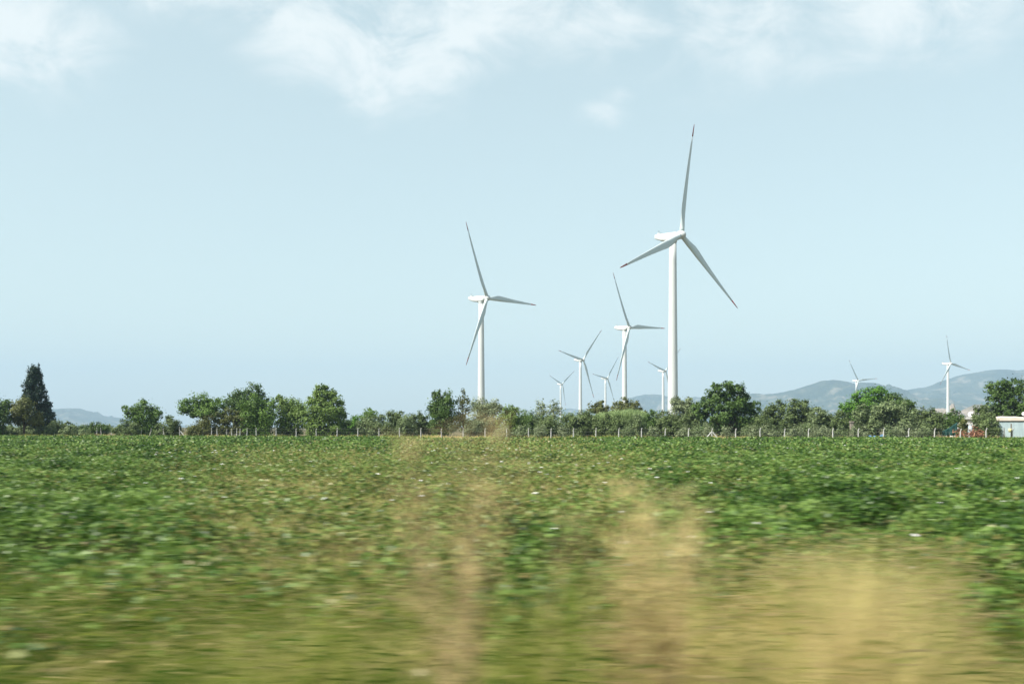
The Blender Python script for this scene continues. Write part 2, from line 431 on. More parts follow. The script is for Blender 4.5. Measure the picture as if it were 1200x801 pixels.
# --- far left
tr('dark green tree cut by the left edge of the photo', 'tree', 'oakdark', 184, [(1, 487, 10, 12), (-9, 480, 12, 14), (6, 477, 6, 7), (-4, 498, 12, 9), (-20, 488, 12, 14)], trunk_px=4, r0=.22)
tr('round olive brown tree on a bare trunk before the tall dark conifer', 'tree', 'brown', 186, [(28, 482, 14, 13), (20, 490, 8, 9), (38, 492, 10, 9), (29, 474, 9, 6), (45, 489, 4, 6)], trunk_px=28, r0=.25, clumpy=.32, skirt=0)
def conifer():
    Y = 194; s = Y / 1200
    base = Vector(((44 - 600) * s, Y, 0)); root = empty('conifer_tree', base)
    tag(root, 'tall dark pointed conifer, the highest tree at the left end of the field edge', 'tree', TG)
    lob = []
    for k in range(210):
        t = ((k + random.random()) / 210) ** .8
        y = 432 + t * 74
        w = np.interp(t, [0, .1, .25, .45, .7, .9, 1], [2.5, 6, 10.5, 14.5, 20.5, 22.5, 20])
        a = random.uniform(0, 2 * math.pi); rr = w * (random.random() ** .5) * .95
        c = Vector(((40 + t * 4 - 44 + math.cos(a) * rr) * s, math.sin(a) * rr * s, CAM_H + (500 - y) * s))
        f = random.uniform(.55, 1.45)
        lob.append((c, 3.1 * f * s, 3.1 * f * s, (3.8 if t > .1 else 4.5) * f * s))
    for px, py in ((45, 430), (33, 434), (41, 433)):
        lob.append((Vector(((px - 44) * s, 0, CAM_H + (500 - py) * s)), 1.3 * s, 1.3 * s, 5 * s))
    V, T = crown_quads(lob, .24, 4.0, .5, .5)
    quads('crown', V, T, M['conifer'], root)
    bm = bmesh.new(); add_tube(bm, [(0, 0, 0), (0, 0, 5), (-.3, 0, 13)], [.3, .22, .04], 8)
    from_bm('trunk', bm, M['bark'], root, smooth=True)
conifer()
sh = lambda *a, **k: plant('shrub', *a, group=SG, **{'r0': .05, 'leaf': .22, 'stems': 2, 'skirt': .9, **k})
sh('low grey green shrub under the round olive brown tree', 'shrub', 'olive', 190, [(14, 507, 8, 6), (24, 508, 8, 5), (36, 508, 9, 5)])
sh('low grey green shrub at the foot of the tall conifer', 'shrub', 'olive', 188, [(45, 508, 6, 5), (52, 508, 5, 5)])
sh('upright pale olive shrub right beside the tall conifer', 'shrub', 'olive', 189, [(60, 503, 6, 8), (57, 509, 6, 4)])
sh('dark topped olive shrub second to the right of the tall conifer', 'shrub', 'olivedk', 191, [(69, 499, 6, 6), (72, 505, 7, 6), (79, 498, 4, 4)])
sh('pale spreading shrub below the left blue hill', 'shrub', 'olive', 187, [(84, 505, 7, 6), (78, 509, 8, 4), (90, 508, 6, 5)])
sh('small rounded shrub at the right end of the pale spreading shrub', 'shrub', 'olive', 186, [(98, 508, 6, 5)])
sh('dark green bush behind the pale shrubs below the left hill', 'shrub', 'oakdark', 205, [(100, 503, 7, 5), (113, 501, 8, 6), (122, 502, 6, 5)])
sh('scrubby olive bush left of the leafy tree with the tufted top', 'shrub', 'olivedk', 187, [(146, 499, 8, 7), (154, 503, 9, 7), (138, 504, 5, 5)])
tr('leafy tree with a narrow tufted top, standing alone beside two bushes', 'tree', 'oak', 190, [(167, 479, 7, 10), (168, 490, 13, 12), (152, 484, 8, 9), (178, 484, 9, 9), (146, 478, 3, 4), (168, 470, 3, 4), (185, 488, 5, 6), (168, 500, 10, 7), (178, 497, 9, 7)], r0=.18)
sh('grey green olive bush between the tufted tree and the flat crowned tree', 'shrub', 'olivedk', 186, [(190, 503, 9, 7), (200, 499, 10, 9), (205, 503, 7, 7), (198, 491, 4, 4)])
# --- left group
tr('flat crowned tree on several bare stems, leftmost of the big left clump', 'tree', 'oak', 182, [(218, 476, 9, 8), (234, 470, 13, 8), (248, 473, 11, 9), (228, 482, 14, 8), (245, 484, 12, 8), (256, 480, 8, 8)], trunk_px=243, r0=.2, stems=3, skirt=0)
sh('brownish bush at the foot of the flat crowned tree', 'shrub', 'brown', 180, [(226, 503, 8, 6), (236, 499, 10, 8), (246, 497, 9, 9)])
sh('drab brown thicket between the flat crowned tree and the tallest tree', 'shrub', 'brown', 181, [(258, 490, 10, 8), (270, 488, 12, 8), (284, 490, 10, 8), (263, 500, 8, 8), (276, 501, 9, 8)], clumpy=.3)
tr('tallest dark tree of the left clump with a tuft on top', 'tree', 'oakdark', 200, [(282, 468, 14, 10), (297, 458, 9, 8), (272, 474, 9, 9), (303, 470, 10, 10), (289, 478, 16, 12), (276, 464, 7, 5), (292, 492, 18, 14)], r0=.28)
tr('bushy green tree in front of the tallest tree of the left clump', 'tree', 'oak', 180, [(298, 475, 13, 10), (308, 483, 12, 12), (292, 488, 12, 12), (312, 496, 10, 12), (316, 475, 6, 7), (300, 500, 12, 9)], r0=.2)
tr('middle sized green tree between the bushy tree and the willowy tree', 'tree', 'willow', 183, [(333, 473, 9, 8), (344, 477, 11, 11), (330, 486, 10, 11), (346, 492, 12, 12), (328, 467, 4, 5), (352, 484, 8, 10), (334, 500, 10, 9)], r0=.18)
tr('tall rounded willowy tree at the right end of the left clump', 'tree', 'willow', 179, [(380, 464, 12, 12), (370, 473, 11, 12), (391, 473, 11, 13), (381, 482, 17, 14), (366, 490, 12, 13), (396, 490, 11, 13), (382, 500, 20, 10), (376, 456, 6, 5), (402, 494, 6, 9)], r0=.24, clumpy=.3)
# --- low belt left of the second turbine
sh('small dark bush right beside the tall willowy tree', 'shrub', 'oakdark', 178, [(404, 500, 7, 8), (398, 504, 7, 6)])
sh('bright upright cane clump next to the tall willowy tree', 'shrub', 'bright', 186, [(415, 493, 4, 6), (419, 495, 4, 7), (413, 499, 5, 6)], stems=3)
sh('round green bush rising behind the pale olives left of the two dark trees', 'shrub', 'oak', 196, [(433, 485, 8, 6), (431, 493, 9, 9)])
sh('pale olive bush next to the bright cane clump', 'shrub', 'olive', 179, [(426, 497, 8, 8), (423, 503, 7, 6)])
sh('pale olive bush below the round green bush', 'shrub', 'olive', 177, [(440, 495, 8, 8), (437, 503, 8, 6), (447, 490, 4, 5)])
sh('dark olive bush in the middle of the low belt', 'shrub', 'olivedk', 181, [(460, 493, 9, 9), (466, 487, 8, 5), (457, 502, 8, 6)])
sh('grey olive bush right of the dark olive bush in the low belt', 'shrub', 'olive', 177, [(477, 494, 8, 8), (474, 503, 9, 6), (484, 491, 5, 6)])
sh('olive bush touching the dark two topped tree', 'shrub', 'olivedk', 180, [(493, 489, 5, 6), (494, 498, 8, 8), (501, 494, 6, 9)])
tr('dark green tree with ragged twin tips left of the second turbine tower', 'tree', 'oakdark', 176, [(516, 468, 9, 9), (527, 470, 8, 10), (519, 480, 14, 11), (508, 463, 2.5, 5), (514, 460, 2.5, 5), (518, 493, 15, 12), (509, 478, 6, 8)], r0=.2)
plant('conifer_tree', 'thin ragged brownish conifer right of the dark twin tipped tree', 'tree', 'brown', 177, [(543, 461, 3, 5), (542, 468, 6, 6), (545, 476, 7, 7), (540, 485, 9, 8), (548, 469, 3, 3), (541, 495, 9, 9)], leaf=.22, r0=.14, clumpy=.42, cover=2.6, group=TG)
sh('large pale feathery shrub hiding the base of the second turbine', 'shrub', 'pale', 182, [(562, 476, 10, 8), (574, 480, 12, 9), (563, 488, 10, 10), (582, 476, 7, 7), (556, 497, 12, 10), (574, 496, 12, 10)], clumpy=.42)
sh('bright green dense bush right of the second turbine', 'shrub', 'willow', 170, [(600, 484, 10, 8), (594, 492, 10, 10), (606, 493, 11, 11), (600, 503, 13, 9), (590, 484, 6, 6)], mats_up=.1)
sh('dark green bush between the bright dense bush and the two crowned pale tree', 'shrub', 'oakdark', 181, [(618, 489, 7, 8), (622, 498, 10, 10), (613, 500, 8, 9)])
tr('pale tree with two feathery crowns beside the faintest turbine', 'tree', 'pale', 186, [(634, 476, 6, 7), (649, 475, 6, 6), (632, 485, 7, 7), (648, 484, 9, 8), (640, 492, 13, 10)], r0=.12, clumpy=.42, cover=2.5)
sh('dark olive bush under the two crowned pale tree', 'shrub', 'olivedk', 172, [(634, 497, 9, 9), (646, 498, 10, 10), (640, 505, 11, 6)])
sh('brown olive bush right of the two crowned pale tree', 'shrub', 'olivedk', 174, [(664, 493, 10, 9), (672, 499, 10, 9), (660, 503, 9, 7)])
sh('dark spreading bush below the smaller turbine tower', 'shrub', 'olivedk', 172, [(686, 488, 8, 8), (680, 497, 11, 10), (692, 497, 10, 11), (686, 505, 10, 6)])
tr('round brownish tree below the faint turbine left of the mid sized one', 'tree', 'brown', 205, [(697, 478, 7, 7), (705, 477, 7, 7), (712, 480, 5, 6), (702, 487, 12, 9)], r0=.16, clumpy=.3)
tr('domed brown olive tree at the foot of the mid sized turbine', 'tree', 'brown', 203, [(734, 474, 10, 8), (725, 480, 9, 9), (744, 478, 8, 9), (734, 486, 14, 9), (752, 482, 6, 7)], r0=.2, clumpy=.3)
sh('grey olive bush in front of the bright cane thicket', 'shrub', 'olivedk', 170, [(704, 499, 9, 9), (712, 494, 7, 8), (709, 505, 9, 6)])
sh('dark rounded olive bush left in front of the cane thicket', 'shrub', 'olivedk', 168, [(726, 497, 9, 8), (733, 501, 10, 9), (722, 505, 9, 6)])
sh('pale rounded olive bush right in front of the cane thicket', 'shrub', 'olive', 167, [(744, 495, 8, 9), (750, 501, 8, 9)])
sh('dark olive bush just left of the largest turbine tower', 'shrub', 'oakdark', 170, [(762, 489, 8, 9), (758, 497, 9, 9), (768, 499, 9, 10), (763, 506, 10, 6)])
sh('grey olive bush in front of the largest turbine tower', 'shrub', 'olivedk', 168, [(780, 489, 9, 8), (788, 496, 9, 9), (778, 500, 10, 9), (790, 503, 10, 7)])
tr('pale grey green tree at the foot of the largest turbine', 'tree', 'pale', 190, [(792, 471, 7, 6), (804, 473, 8, 7), (797, 480, 10, 9), (808, 483, 8, 9), (800, 492, 14, 10)], r0=.14, clumpy=.42)
sh('dull bush filling the gap left under the big spreading tree', 'shrub', 'olivedk', 172, [(812, 484, 6, 8), (806, 495, 8, 9), (815, 497, 8, 10)])
tr('big dark spreading tree right of the largest turbine, widest of the treeline', 'tree', 'oakdark', 166, [(851, 455, 13, 8), (838, 461, 10, 9), (864, 462, 12, 10), (829, 473, 10, 10), (848, 473, 16, 12), (868, 475, 14, 12), (882, 478, 9, 9), (824, 486, 11, 11), (843, 490, 16, 12), (866, 490, 15, 12), (880, 490, 10, 10), (839, 452, 4, 4), (858, 450, 5, 4), (818, 478, 6, 9)], trunk_px=853, r0=.34, clumpy=.3)
# --- right of the big tree
sh('olive bush tucked under the right side of the big spreading tree', 'shrub', 'olivedk', 163, [(893, 493, 8, 8), (886, 501, 9, 7), (899, 499, 8, 8)])
tr('dark olive tree first to the right of the big spreading tree', 'tree', 'olivedk', 170, [(902, 482, 7, 8), (914, 478, 8, 8), (909, 489, 11, 10), (917, 497, 9, 9), (904, 498, 8, 8)], r0=.14)
tr('broad olive tree with a lumpy top before the blue hill', 'tree', 'olivedk', 168, [(929, 475, 8, 7), (941, 479, 9, 9), (932, 487, 12, 10), (947, 484, 7, 9), (926, 497, 11, 9), (942, 497, 11, 9)], r0=.16, trunk_px=935)
tr('paler olive tree at the right shoulder of the lumpy olive tree', 'tree', 'olive', 164, [(958, 486, 9, 8), (966, 490, 9, 9), (956, 496, 9, 9), (972, 497, 9, 8), (964, 502, 9, 6)], r0=.12)
sh('dark round bush on a pale stem left of the bright green tree', 'shrub', 'olivedk', 160, [(988, 490, 8, 9), (982, 498, 8, 8), (992, 499, 7, 8)])
tr('bright green domed tree below the small turbine on the blue hill', 'tree', 'bright', 190, [(1026, 461, 13, 7), (1012, 466, 12, 8), (1034, 465, 10, 9), (1003, 476, 11, 8), (1020, 476, 15, 9), (990, 480, 8, 7), (998, 485, 9, 8)], r0=.26, clumpy=.34)
tr('dark tree pressed against the right side of the bright green tree', 'tree', 'oakdark', 182, [(1042, 467, 7, 5), (1048, 467, 8, 7), (1056, 473, 9, 8), (1065, 476, 7, 8), (1048, 479, 13, 9), (1035, 477, 10, 9), (1066, 484, 6, 7)], r0=.22)
tr('grey green olive tree in front of the bright green tree', 'tree', 'olive', 160, [(1009, 483, 9, 8), (1003, 491, 9, 10), (1017, 490, 9, 9), (1010, 499, 11, 8)], r0=.12)
tr('wide olive tree with drooping sides in front of the dark right tree', 'tree', 'olive', 158, [(1030, 479, 9, 8), (1042, 481, 10, 9), (1055, 481, 9, 9), (1026, 491, 9, 10), (1044, 491, 13, 9), (1062, 491, 9, 9), (1024, 499, 7, 7), (1058, 499, 11, 7)], r0=.16, trunk_px=1042)
sh('pale low olive bush right of the wide drooping olive tree', 'shrub', 'olive', 162, [(1072, 486, 8, 7), (1080, 486, 8, 7), (1074, 495, 10, 8)])
sh('darker olive bush between the pale low olive and the last turbine', 'shrub', 'olivedk', 160, [(1090, 486, 8, 7), (1098, 488, 8, 8), (1090, 496, 12, 8)])
sh('dark round bush hiding the foot of the last turbine on the right', 'shrub', 'oakdark', 163, [(1118, 487, 8, 7), (1112, 494, 9, 8), (1124, 492, 6, 7)])
sh('rust tinged low bush below the small white house', 'shrub', 'brown', 158, [(1128, 497, 6, 6), (1133, 502, 6, 5)])
sh('feathery olive tree hiding the right half of the small white house', 'shrub', 'olivedk', 156, [(1152, 481, 7, 8), (1147, 490, 8, 9), (1157, 490, 9, 9), (1150, 500, 8, 8)], stems=1)
sh('round olive bush beside the pale blue shed wall', 'shrub', 'olivedk', 152, [(1160, 497, 8, 8), (1165, 502, 6, 8), (1157, 505, 7, 6)])
tr('large dark green tree behind the pale blue shed', 'tree', 'oakdark', 166, [(1172, 455, 12, 10), (1190, 453, 13, 10), (1207, 456, 13, 11), (1166, 466, 9, 10), (1182, 468, 16, 13), (1203, 471, 15, 14), (1166, 479, 9, 9), (1180, 484, 14, 11), (1204, 486, 16, 12), (1222, 468, 14, 14)], r0=.34, clumpy=.3, trunk_px=1190)
# --- young olives behind the fence
yo_label = 'young silvery olive bush planted just behind the concrete post fence'
YG = 'young olive bushes behind the fence'
def fence_Y(px): return 160.0 / (1 + .197 * (px - 600) / 1200)
for k, px in enumerate((586, 593, 609, 616, 632, 660, 736, 765, 800, 817, 829, 851, 874, 884, 902, 911, 926, 934, 943, 957, 968, 985, 999, 1011, 1041, 1054, 1072, 1083)):
    Y = fence_Y(px) + random.uniform(1.2, 2.5)
    h = random.uniform(6.0, 8.5)
    plant('olive_bush', yo_label, 'shrub', 'pale' if k % 3 else 'olive', Y, [(px, 508 - h * .45, h * .95, h), (px + random.uniform(-2, 2), 510, h * 1.1, h * .7)], leaf=.17, r0=.03, cover=2.6, clumpy=.45, group=YG)

def grove():
    lob = []
    for k in range(150):
        px = random.uniform(400, 1175); Y = random.uniform(215, 265)
        t = random.uniform(489, 496); c = at(px, (t + 506) / 2, Y); s_ = Y / 1200
        w = random.uniform(6, 10)
        lob.append((c, w * s_, w * s_, (507 - t) / 2 * s_))
    for k in range(30):
        px = random.uniform(-20, 130); Y = random.uniform(215, 250)
        t = random.uniform(497, 501); c = at(px, (t + 506) / 2, Y); s_ = Y / 1200
        lob.append((c, 7 * s_, 7 * s_, (507 - t) / 2 * s_))
    V, T = crown_quads(lob, .34, 3.0, .4)
    tag(quads('olive_grove', V, T, M['olive']), 'far olive grove closing the gaps behind the trees and bushes', 'grove', kind='stuff')
grove()
# giant cane thicket and roadside strip beyond the fence
def blades(P, h, lean, w, tint, nseg=3, curve=.5):
    """grass blades: P (n,3), returns quads (n*nseg,4,3)"""
    n = len(P)
    a = rng.random(n) * 2 * np.pi
    side = np.stack([np.cos(a), np.sin(a), np.zeros(n)], 1)
    b = rng.random(n) * 2 * np.pi
    ln = np.stack([np.cos(b), np.sin(b), np.zeros(n)], 1) * (lean * h)[:, None]
    out = []; tt = []
    prev = None
    for k in range(nseg + 1):
        t = k / nseg
        c = P + np.stack([np.zeros(n), np.zeros(n), h * t * (1 - .25 * np.minimum(lean, 1) * t)], 1) + ln * (t ** (1 + curve * 2))
        ww = (w * (1 - .85 * t ** 1.5))[:, None]
        l, r = c - side * ww / 2, c + side * ww / 2
        if prev is not None:
            out.append(np.stack([prev[0], prev[1], r, l], 1)); tt.append(tint)
        prev = (l, r)
    return np.concatenate(out), np.concatenate(tt)

def cane_patch():
    n = 4200
    px = rng.uniform(690, 762, n); Y = rng.uniform(183, 192, n)
    top = np.interp(px, [690, 705, 725, 740, 755, 762], [489, 483, 481, 479, 482, 488])
    h = (CAM_H + (500 - top) / 1200 * Y) * rng.uniform(.75, 1.03, n)
    P = np.stack([(px - 600) / 1200 * Y, Y, np.zeros(n)], 1)
    V1, T1 = blades(P, h, rng.uniform(.02, .16, n), np.full(n, .16), np.clip(rng.normal(.45, .2, n), 0, 1), 4)
    # arching leaves along the canes
    m = n * 3; i = rng.integers(0, n, m)
    P2 = P[i].copy(); P2[:, 2] = h[i] * rng.uniform(.35, .95, m); P2[:, :2] += rng.normal(0, .12, (m, 2))
    V2, T2 = blades(P2, rng.uniform(.4, .8, m), rng.uniform(.5, 1.4, m), np.full(m, .15), np.clip(rng.normal(.6, .2, m), 0, 1), 2)
    tag(quads('cane_thicket', np.concatenate([V1, V2]), np.concatenate([T1, T2]), M['reed']), 'bright green thicket of tall canes left of the largest turbine', 'reeds', kind='stuff')
cane_patch()

# ------------------------------------------------------------------ fences
def post_bm(bm, x, y, h, lean=(0, 0), w=.115):
    b = Vector((x, y, 0)); t = b + Vector((lean[0], lean[1], h - .38))
    add_tube(bm, [b, t], [w * .78, w * .66], 4)
    add_tube(bm, [t - Vector((0, 0, .02)), t + Vector((.05, -.2, .38))], [w * .62, w * .55], 4)

def fence(name, label, posts, braces, wires, group=None):
    root = empty(name, (posts[0][0], posts[0][1], 0))
    tag(root, label, 'fence')
    o = Vector((posts[0][0], posts[0][1], 0))
    tops = []
    for k, (x, y, h, lx) in enumerate(posts):
        bm = bmesh.new(); post_bm(bm, x - o.x, y - o.y, h, (lx, 0))
        pst = from_bm('post', bm, M['postpaint'], root)
        if k in braces:
            bm = bmesh.new()
            for s in braces[k]:
                add_tube(bm, [(x - o.x + s * .07, y - o.y, 1.45), (x - o.x + s * 1.25, y - o.y - s * .2, 0)], [.075, .085], 4)
            from_bm('brace', bm, M['postpaint'], pst)
        tops.append((x, y))
    for z in wires:
        bm = bmesh.new()
        for (x0, y0), (x1, y1) in zip(tops[:-1], tops[1:]):
            add_tube(bm, [(x0 - o.x, y0 - o.y - .1, z), ((x0 + x1) / 2 - o.x, (y0 + y1) / 2 - o.y - .1, z - .03), (x1 - o.x, y1 - o.y - .1, z)], [.003] * 3, 4, cap=False)
        from_bm('wire_strand', bm, M['wire'], root)
d = Vector((1, -.197, 0)).normalized()
u0 = (594 - 600) / 1200; p0 = Vector((u0 * 160 / (1 + .197 * u0), 160 / (1 + .197 * u0), 0))
main = []
for k in range(-14, 34):
    p = p0 + d * 3.5 * k
    main.append((p.x + random.uniform(-.05, .05), p.y, 1.98 + random.uniform(-.06, .06), random.uniform(-.05, .05)))
fence('wire_fence', 'long wire fence on white concrete posts along the far field edge', main, {14 + 9: (-1, 1)}, (.5, 1.0, 1.45, 1.9))
left = []
for px, Y, h, lx in ((113, 196, 2.0, .1), (119, 195, 1.95, -.15), (130, 193, 1.7, .2), (139, 192, 1.95, .0), (160, 189, 1.6, -.2), (165, 188, 1.9, .1), (174, 187, 1.9, .5), (193, 184, 1.9, -.25), (211, 181, 2.15, -.1), (238, 179, 2.1, -.05),
                     (248, 178, 2.0, .0), (265, 177.5, 1.75, .1), (272, 177, 1.8, -.1), (274.5, 180, 1.95, .0), (281, 176, 1.85, .05), (289, 175.5, 1.95, .1)):
    left.append(((px - 600) / 1200 * Y, Y, h, lx))
fence('old_fence', 'older fence of leaning uneven white posts at the left side of the field', left, {8: (1,)}, (.6, 1.2))

# ------------------------------------------------------------------ shed, house and small things at the right
def shed():
    Y = 152.0; x0 = (1168 - 600) / 1200 * Y; L = 9.0; Dp = 3.6
    root = empty('shed', (x0, Y, 0), -.44)
    tag(root, 'low pale blue shed with a flat cream roof at the right edge of the field', 'shed')
    bm = bmesh.new(); add_box(bm, (L / 2, Dp / 2, 1.56), (L, Dp, 3.12)); bmesh.ops.bevel(bm, geom=bm.edges[:], offset=.02, segments=1, affect='EDGES')
    from_bm('wall', bm, M['shedwall'], root)
    bm = bmesh.new()
    # shallow roof: low wavy cream slab with an overhang
    n = 14; xs = [-.12 + (L + .24) * i / n for i in range(n + 1)]
    def rows(zf, f):
        return [[bm.verts.new((x, y, z + f * (.05 * math.sin(x * 1.3) + .03 * math.sin(x * 3.1)))) for x in xs] for y, z in zf]
    top = rows([(-.2, 3.52), (Dp / 2, 3.75), (Dp + .2, 3.55)], 1); bot = rows([(-.2, 3.123), (Dp / 2, 3.126), (Dp + .2, 3.123)], 0)
    for j in range(2):
        for i in range(n):
            bm.faces.new((top[j][i], top[j][i + 1], top[j + 1][i + 1], top[j + 1][i]))
            bm.faces.new((bot[j][i], bot[j + 1][i], bot[j + 1][i + 1], bot[j][i + 1]))
    for i in range(n):
        bm.faces.new((bot[0][i], bot[0][i + 1], top[0][i + 1], top[0][i])); bm.faces.new((top[2][i], top[2][i + 1], bot[2][i + 1], bot[2][i]))
    for j in range(2):
        bm.faces.new((bot[j][0], top[j][0], top[j + 1][0], bot[j + 1][0])); bm.faces.new((bot[j][n], bot[j + 1][n], top[j + 1][n], top[j][n]))
    rf = from_bm('roof', bm, M['shedroof'], root)
    bm = bmesh.new(); add_box(bm, (L / 2, -.03, 3.06), (L + .1, .06, .1)); from_bm('roof_edge_board', bm, M['wood'], root)
    bm = bmesh.new(); add_box(bm, (6.4, -.03, 1.05), (.95, .07, 2.05)); dr = from_bm('door', bm, M['shedwall'], root)
    bm = bmesh.new(); add_box(bm, (6.05, -.085, 1.05), (.05, .04, .16)); from_bm('handle', bm, M['dark'], dr)
    for sx in (1.1, 2.2, 3.3, 4.4):
        bm = bmesh.new(); add_box(bm, (sx + .1, -.012, 1.45), (.05, .02, 2.85)); from_bm('wall_seam', bm, M['shedwall'], root)
    return root
shed()

def wooden_post(px, py, Y, label, w, lump=None):
    p = at(px, py, Y)
    root = empty('wooden_post', (p.x, p.y, 0)); tag(root, label, 'post')
    bm = bmesh.new(); add_tube(bm, [(0, 0, 0), (.04, 0, p.z * .5), (.02, 0, p.z)], [w, w * .9, w * .8], 8); from_bm('pole', bm, M['wood'], root, smooth=True)
    return root
wooden_post(1176.5, 500.5, 145.5, 'thin short grey wooden post before the shed wall', .07)
wp = wooden_post(1184.8, 496, 145.8, 'taller dark wooden post before the shed wall with a yellow bucket', .10)
def bucket():
    p = at(1183.6, 503.6, 145.5)
    root = empty('bucket', (p.x, p.y, p.z - .3)); tag(root, 'faded yellow bucket hanging on the dark post by the shed', 'bucket')
    bm = bmesh.new(); add_tube(bm, [(0, 0, 0), (0, 0, .5), (0, 0, .52), (0, 0, .5), (0, 0, .04)], [.17, .23, .21, .2, .15], 14); from_bm('pail', bm, M['yellow'], root, smooth=True)
    bm = bmesh.new(); add_tube(bm, [(-.22, 0, .48), (-.15, 0, .72), (0, 0, .8), (.15, 0, .72), (.22, 0, .48)], [.012] * 5, 6); from_bm('handle', bm, M['wire'], root)
bucket()

def house():
    Y = 175.0; a = at(1123, 500, Y); b = at(1153, 500, Y)
    W = b.x - a.x; D = 5.0; zr = at(1135, 491, Y).z
    root = empty('small_house', (a.x, Y, 0)); tag(root, 'small white flat roofed house mostly hidden behind olive bushes', 'house')
    bm = bmesh.new(); add_box(bm, (W / 2, D / 2, zr / 2), (W, D, zr)); from_bm('wall', bm, M['white'], root)
    bm = bmesh.new(); add_box(bm, (W / 2, D / 2, zr + .153), (W + .5, D + .5, .3)); bmesh.ops.bevel(bm, geom=bm.edges[:], offset=.03, segments=1, affect='EDGES'); from_bm('roof', bm, M['white'], root)
    bm = bmesh.new(); add_box(bm, (W * .25, -.02, zr * .55), (.9, .06, 1.1)); f = from_bm('window', bm, M['dark'], root)
    bm = bmesh.new(); add_box(bm, (W * .25, -.06, zr * .55 - .6), (1.1, .12, .08)); from_bm('sill', bm, M['white'], f)
    bm = bmesh.new(); add_box(bm, (W * .62, -.02, 1.05), (.9, .06, 2.1)); from_bm('door', bm, M['wood'], root)
    return zr + .3
def dish(px, py, Y, zb, r, label):
    c = at(px, py, Y)
    root = empty('satellite_dish', (c.x, c.y, zb)); tag(root, label, 'satellite dish')
    h = c.z - zb
    bm = bmesh.new(); add_tube(bm, [(0, 0, 0), (0, 0, h * .8), (0, -.06, h)], [.04, .04, .04], 8); from_bm('mast', bm, M['wire'], root)
    bm = bmesh.new(); rings = []
    ax = Vector((-.35, -.85, .4)).normalized(); u = ax.cross(Vector((0, 0, 1))).normalized(); v = ax.cross(u)
    cc = Vector((0, -.12, h))
    for q, off in ((1.0, .18), (.75, .10), (.45, .036), (.12, .003)):
        rings.append([bm.verts.new(cc + ax * off * r * 1.6 + (u * math.cos(t * math.pi / 12) + v * math.sin(t * math.pi / 12)) * r * q) for t in range(24)])
    for i in range(3):
        for k in range(24): bm.faces.new((rings[i][k], rings[i][(k + 1) % 24], rings[i + 1][(k + 1) % 24], rings[i + 1][k]))
    bm.faces.new(rings[3])
    o = from_bm('reflector', bm, M['white'], root, smooth=True)
    md = o.modifiers.new('thick', 'SOLIDIFY'); md.thickness = .03
    bm = bmesh.new(); add_tube(bm, [cc - v * r * .95 * (1 if v.z > 0 else -1) * -1, cc + ax * r * 1.0], [.02, .02], 6); add_box(bm, cc + ax * r * 1.02, (.09, .09, .09)); from_bm('feed_arm', bm, M['dark'], root)
zr = house()
dish(1137.4, 485.6, 176.5, zr, .48, 'white satellite dish on the roof of the small white house')
dish(1199.5, 484.8, 150.3, 3.6, .30, 'white satellite dish on the cream shed roof, cut by the right edge')

def barrel():
    p = at(1139.5, 504.5, 151)
    root = empty('barrel', (p.x, p.y, 0)); tag(root, 'rusty red barrel standing among reddish twigs near the small house', 'barrel')
    bm = bmesh.new()
    prof = [(0, .29), (.03, .31), (.3, .305), (.33, .325), (.36, .305), (.66, .305), (.69, .325), (.72, .305), (1.0, .31), (1.03, .30), (1.03, .27), (1.0, .26)]
    add_tube(bm, [(0, 0, z * 1.5) for z, r in prof], [r for z, r in prof], 20); from_bm('drum', bm, M['red'], root, smooth=True)
    bm = bmesh.new(); add_tube(bm, [(.1, 0, 1.5), (.1, 0, 1.56)], [.05, .05], 10); from_bm('cap', bm, M['dark'], root)
barrel()
def tank():
    p = at(1137.5, 496, 156)
    root = empty('water_tank', (p.x, p.y, 0)); tag(root, 'pale upright plastic tank between bushes left of the shed', 'tank')
    bm = bmesh.new()
    prof = [(0, .5), (.1, .52), (.5, .52), (.54, .5), (.6, .52), (1.1, .52), (1.14, .5), (1.2, .52), (1.9, .52), (2.25, .44), (2.45, .25), (2.5, .2)]
    add_tube(bm, [(0, 0, z) for z, r in prof], [r * .75 for z, r in prof], 24); from_bm('body', bm, paint('pale_plastic', (.42, .52, .56), .5, .1, 1.5), root, smooth=True)
    bm = bmesh.new(); add_tube(bm, [(0, 0, 2.5), (0, 0, 2.6)], [.2, .17], 16); from_bm('lid', bm, M['dark'], root)
tank()
plant('twig_heap', 'heap of reddish dry twigs left of the shed behind the fence', 'twigs', 'rust', 152, [(1126, 507, 6, 5, 0), (1133, 507, 6, 6, -2), (1140, 508.5, 6, 4, -2), (1145, 508, 6, 5, 0), (1150, 509, 4, 3, 0)], leaf=.25, r0=.04, cover=2.5, clumpy=.45)
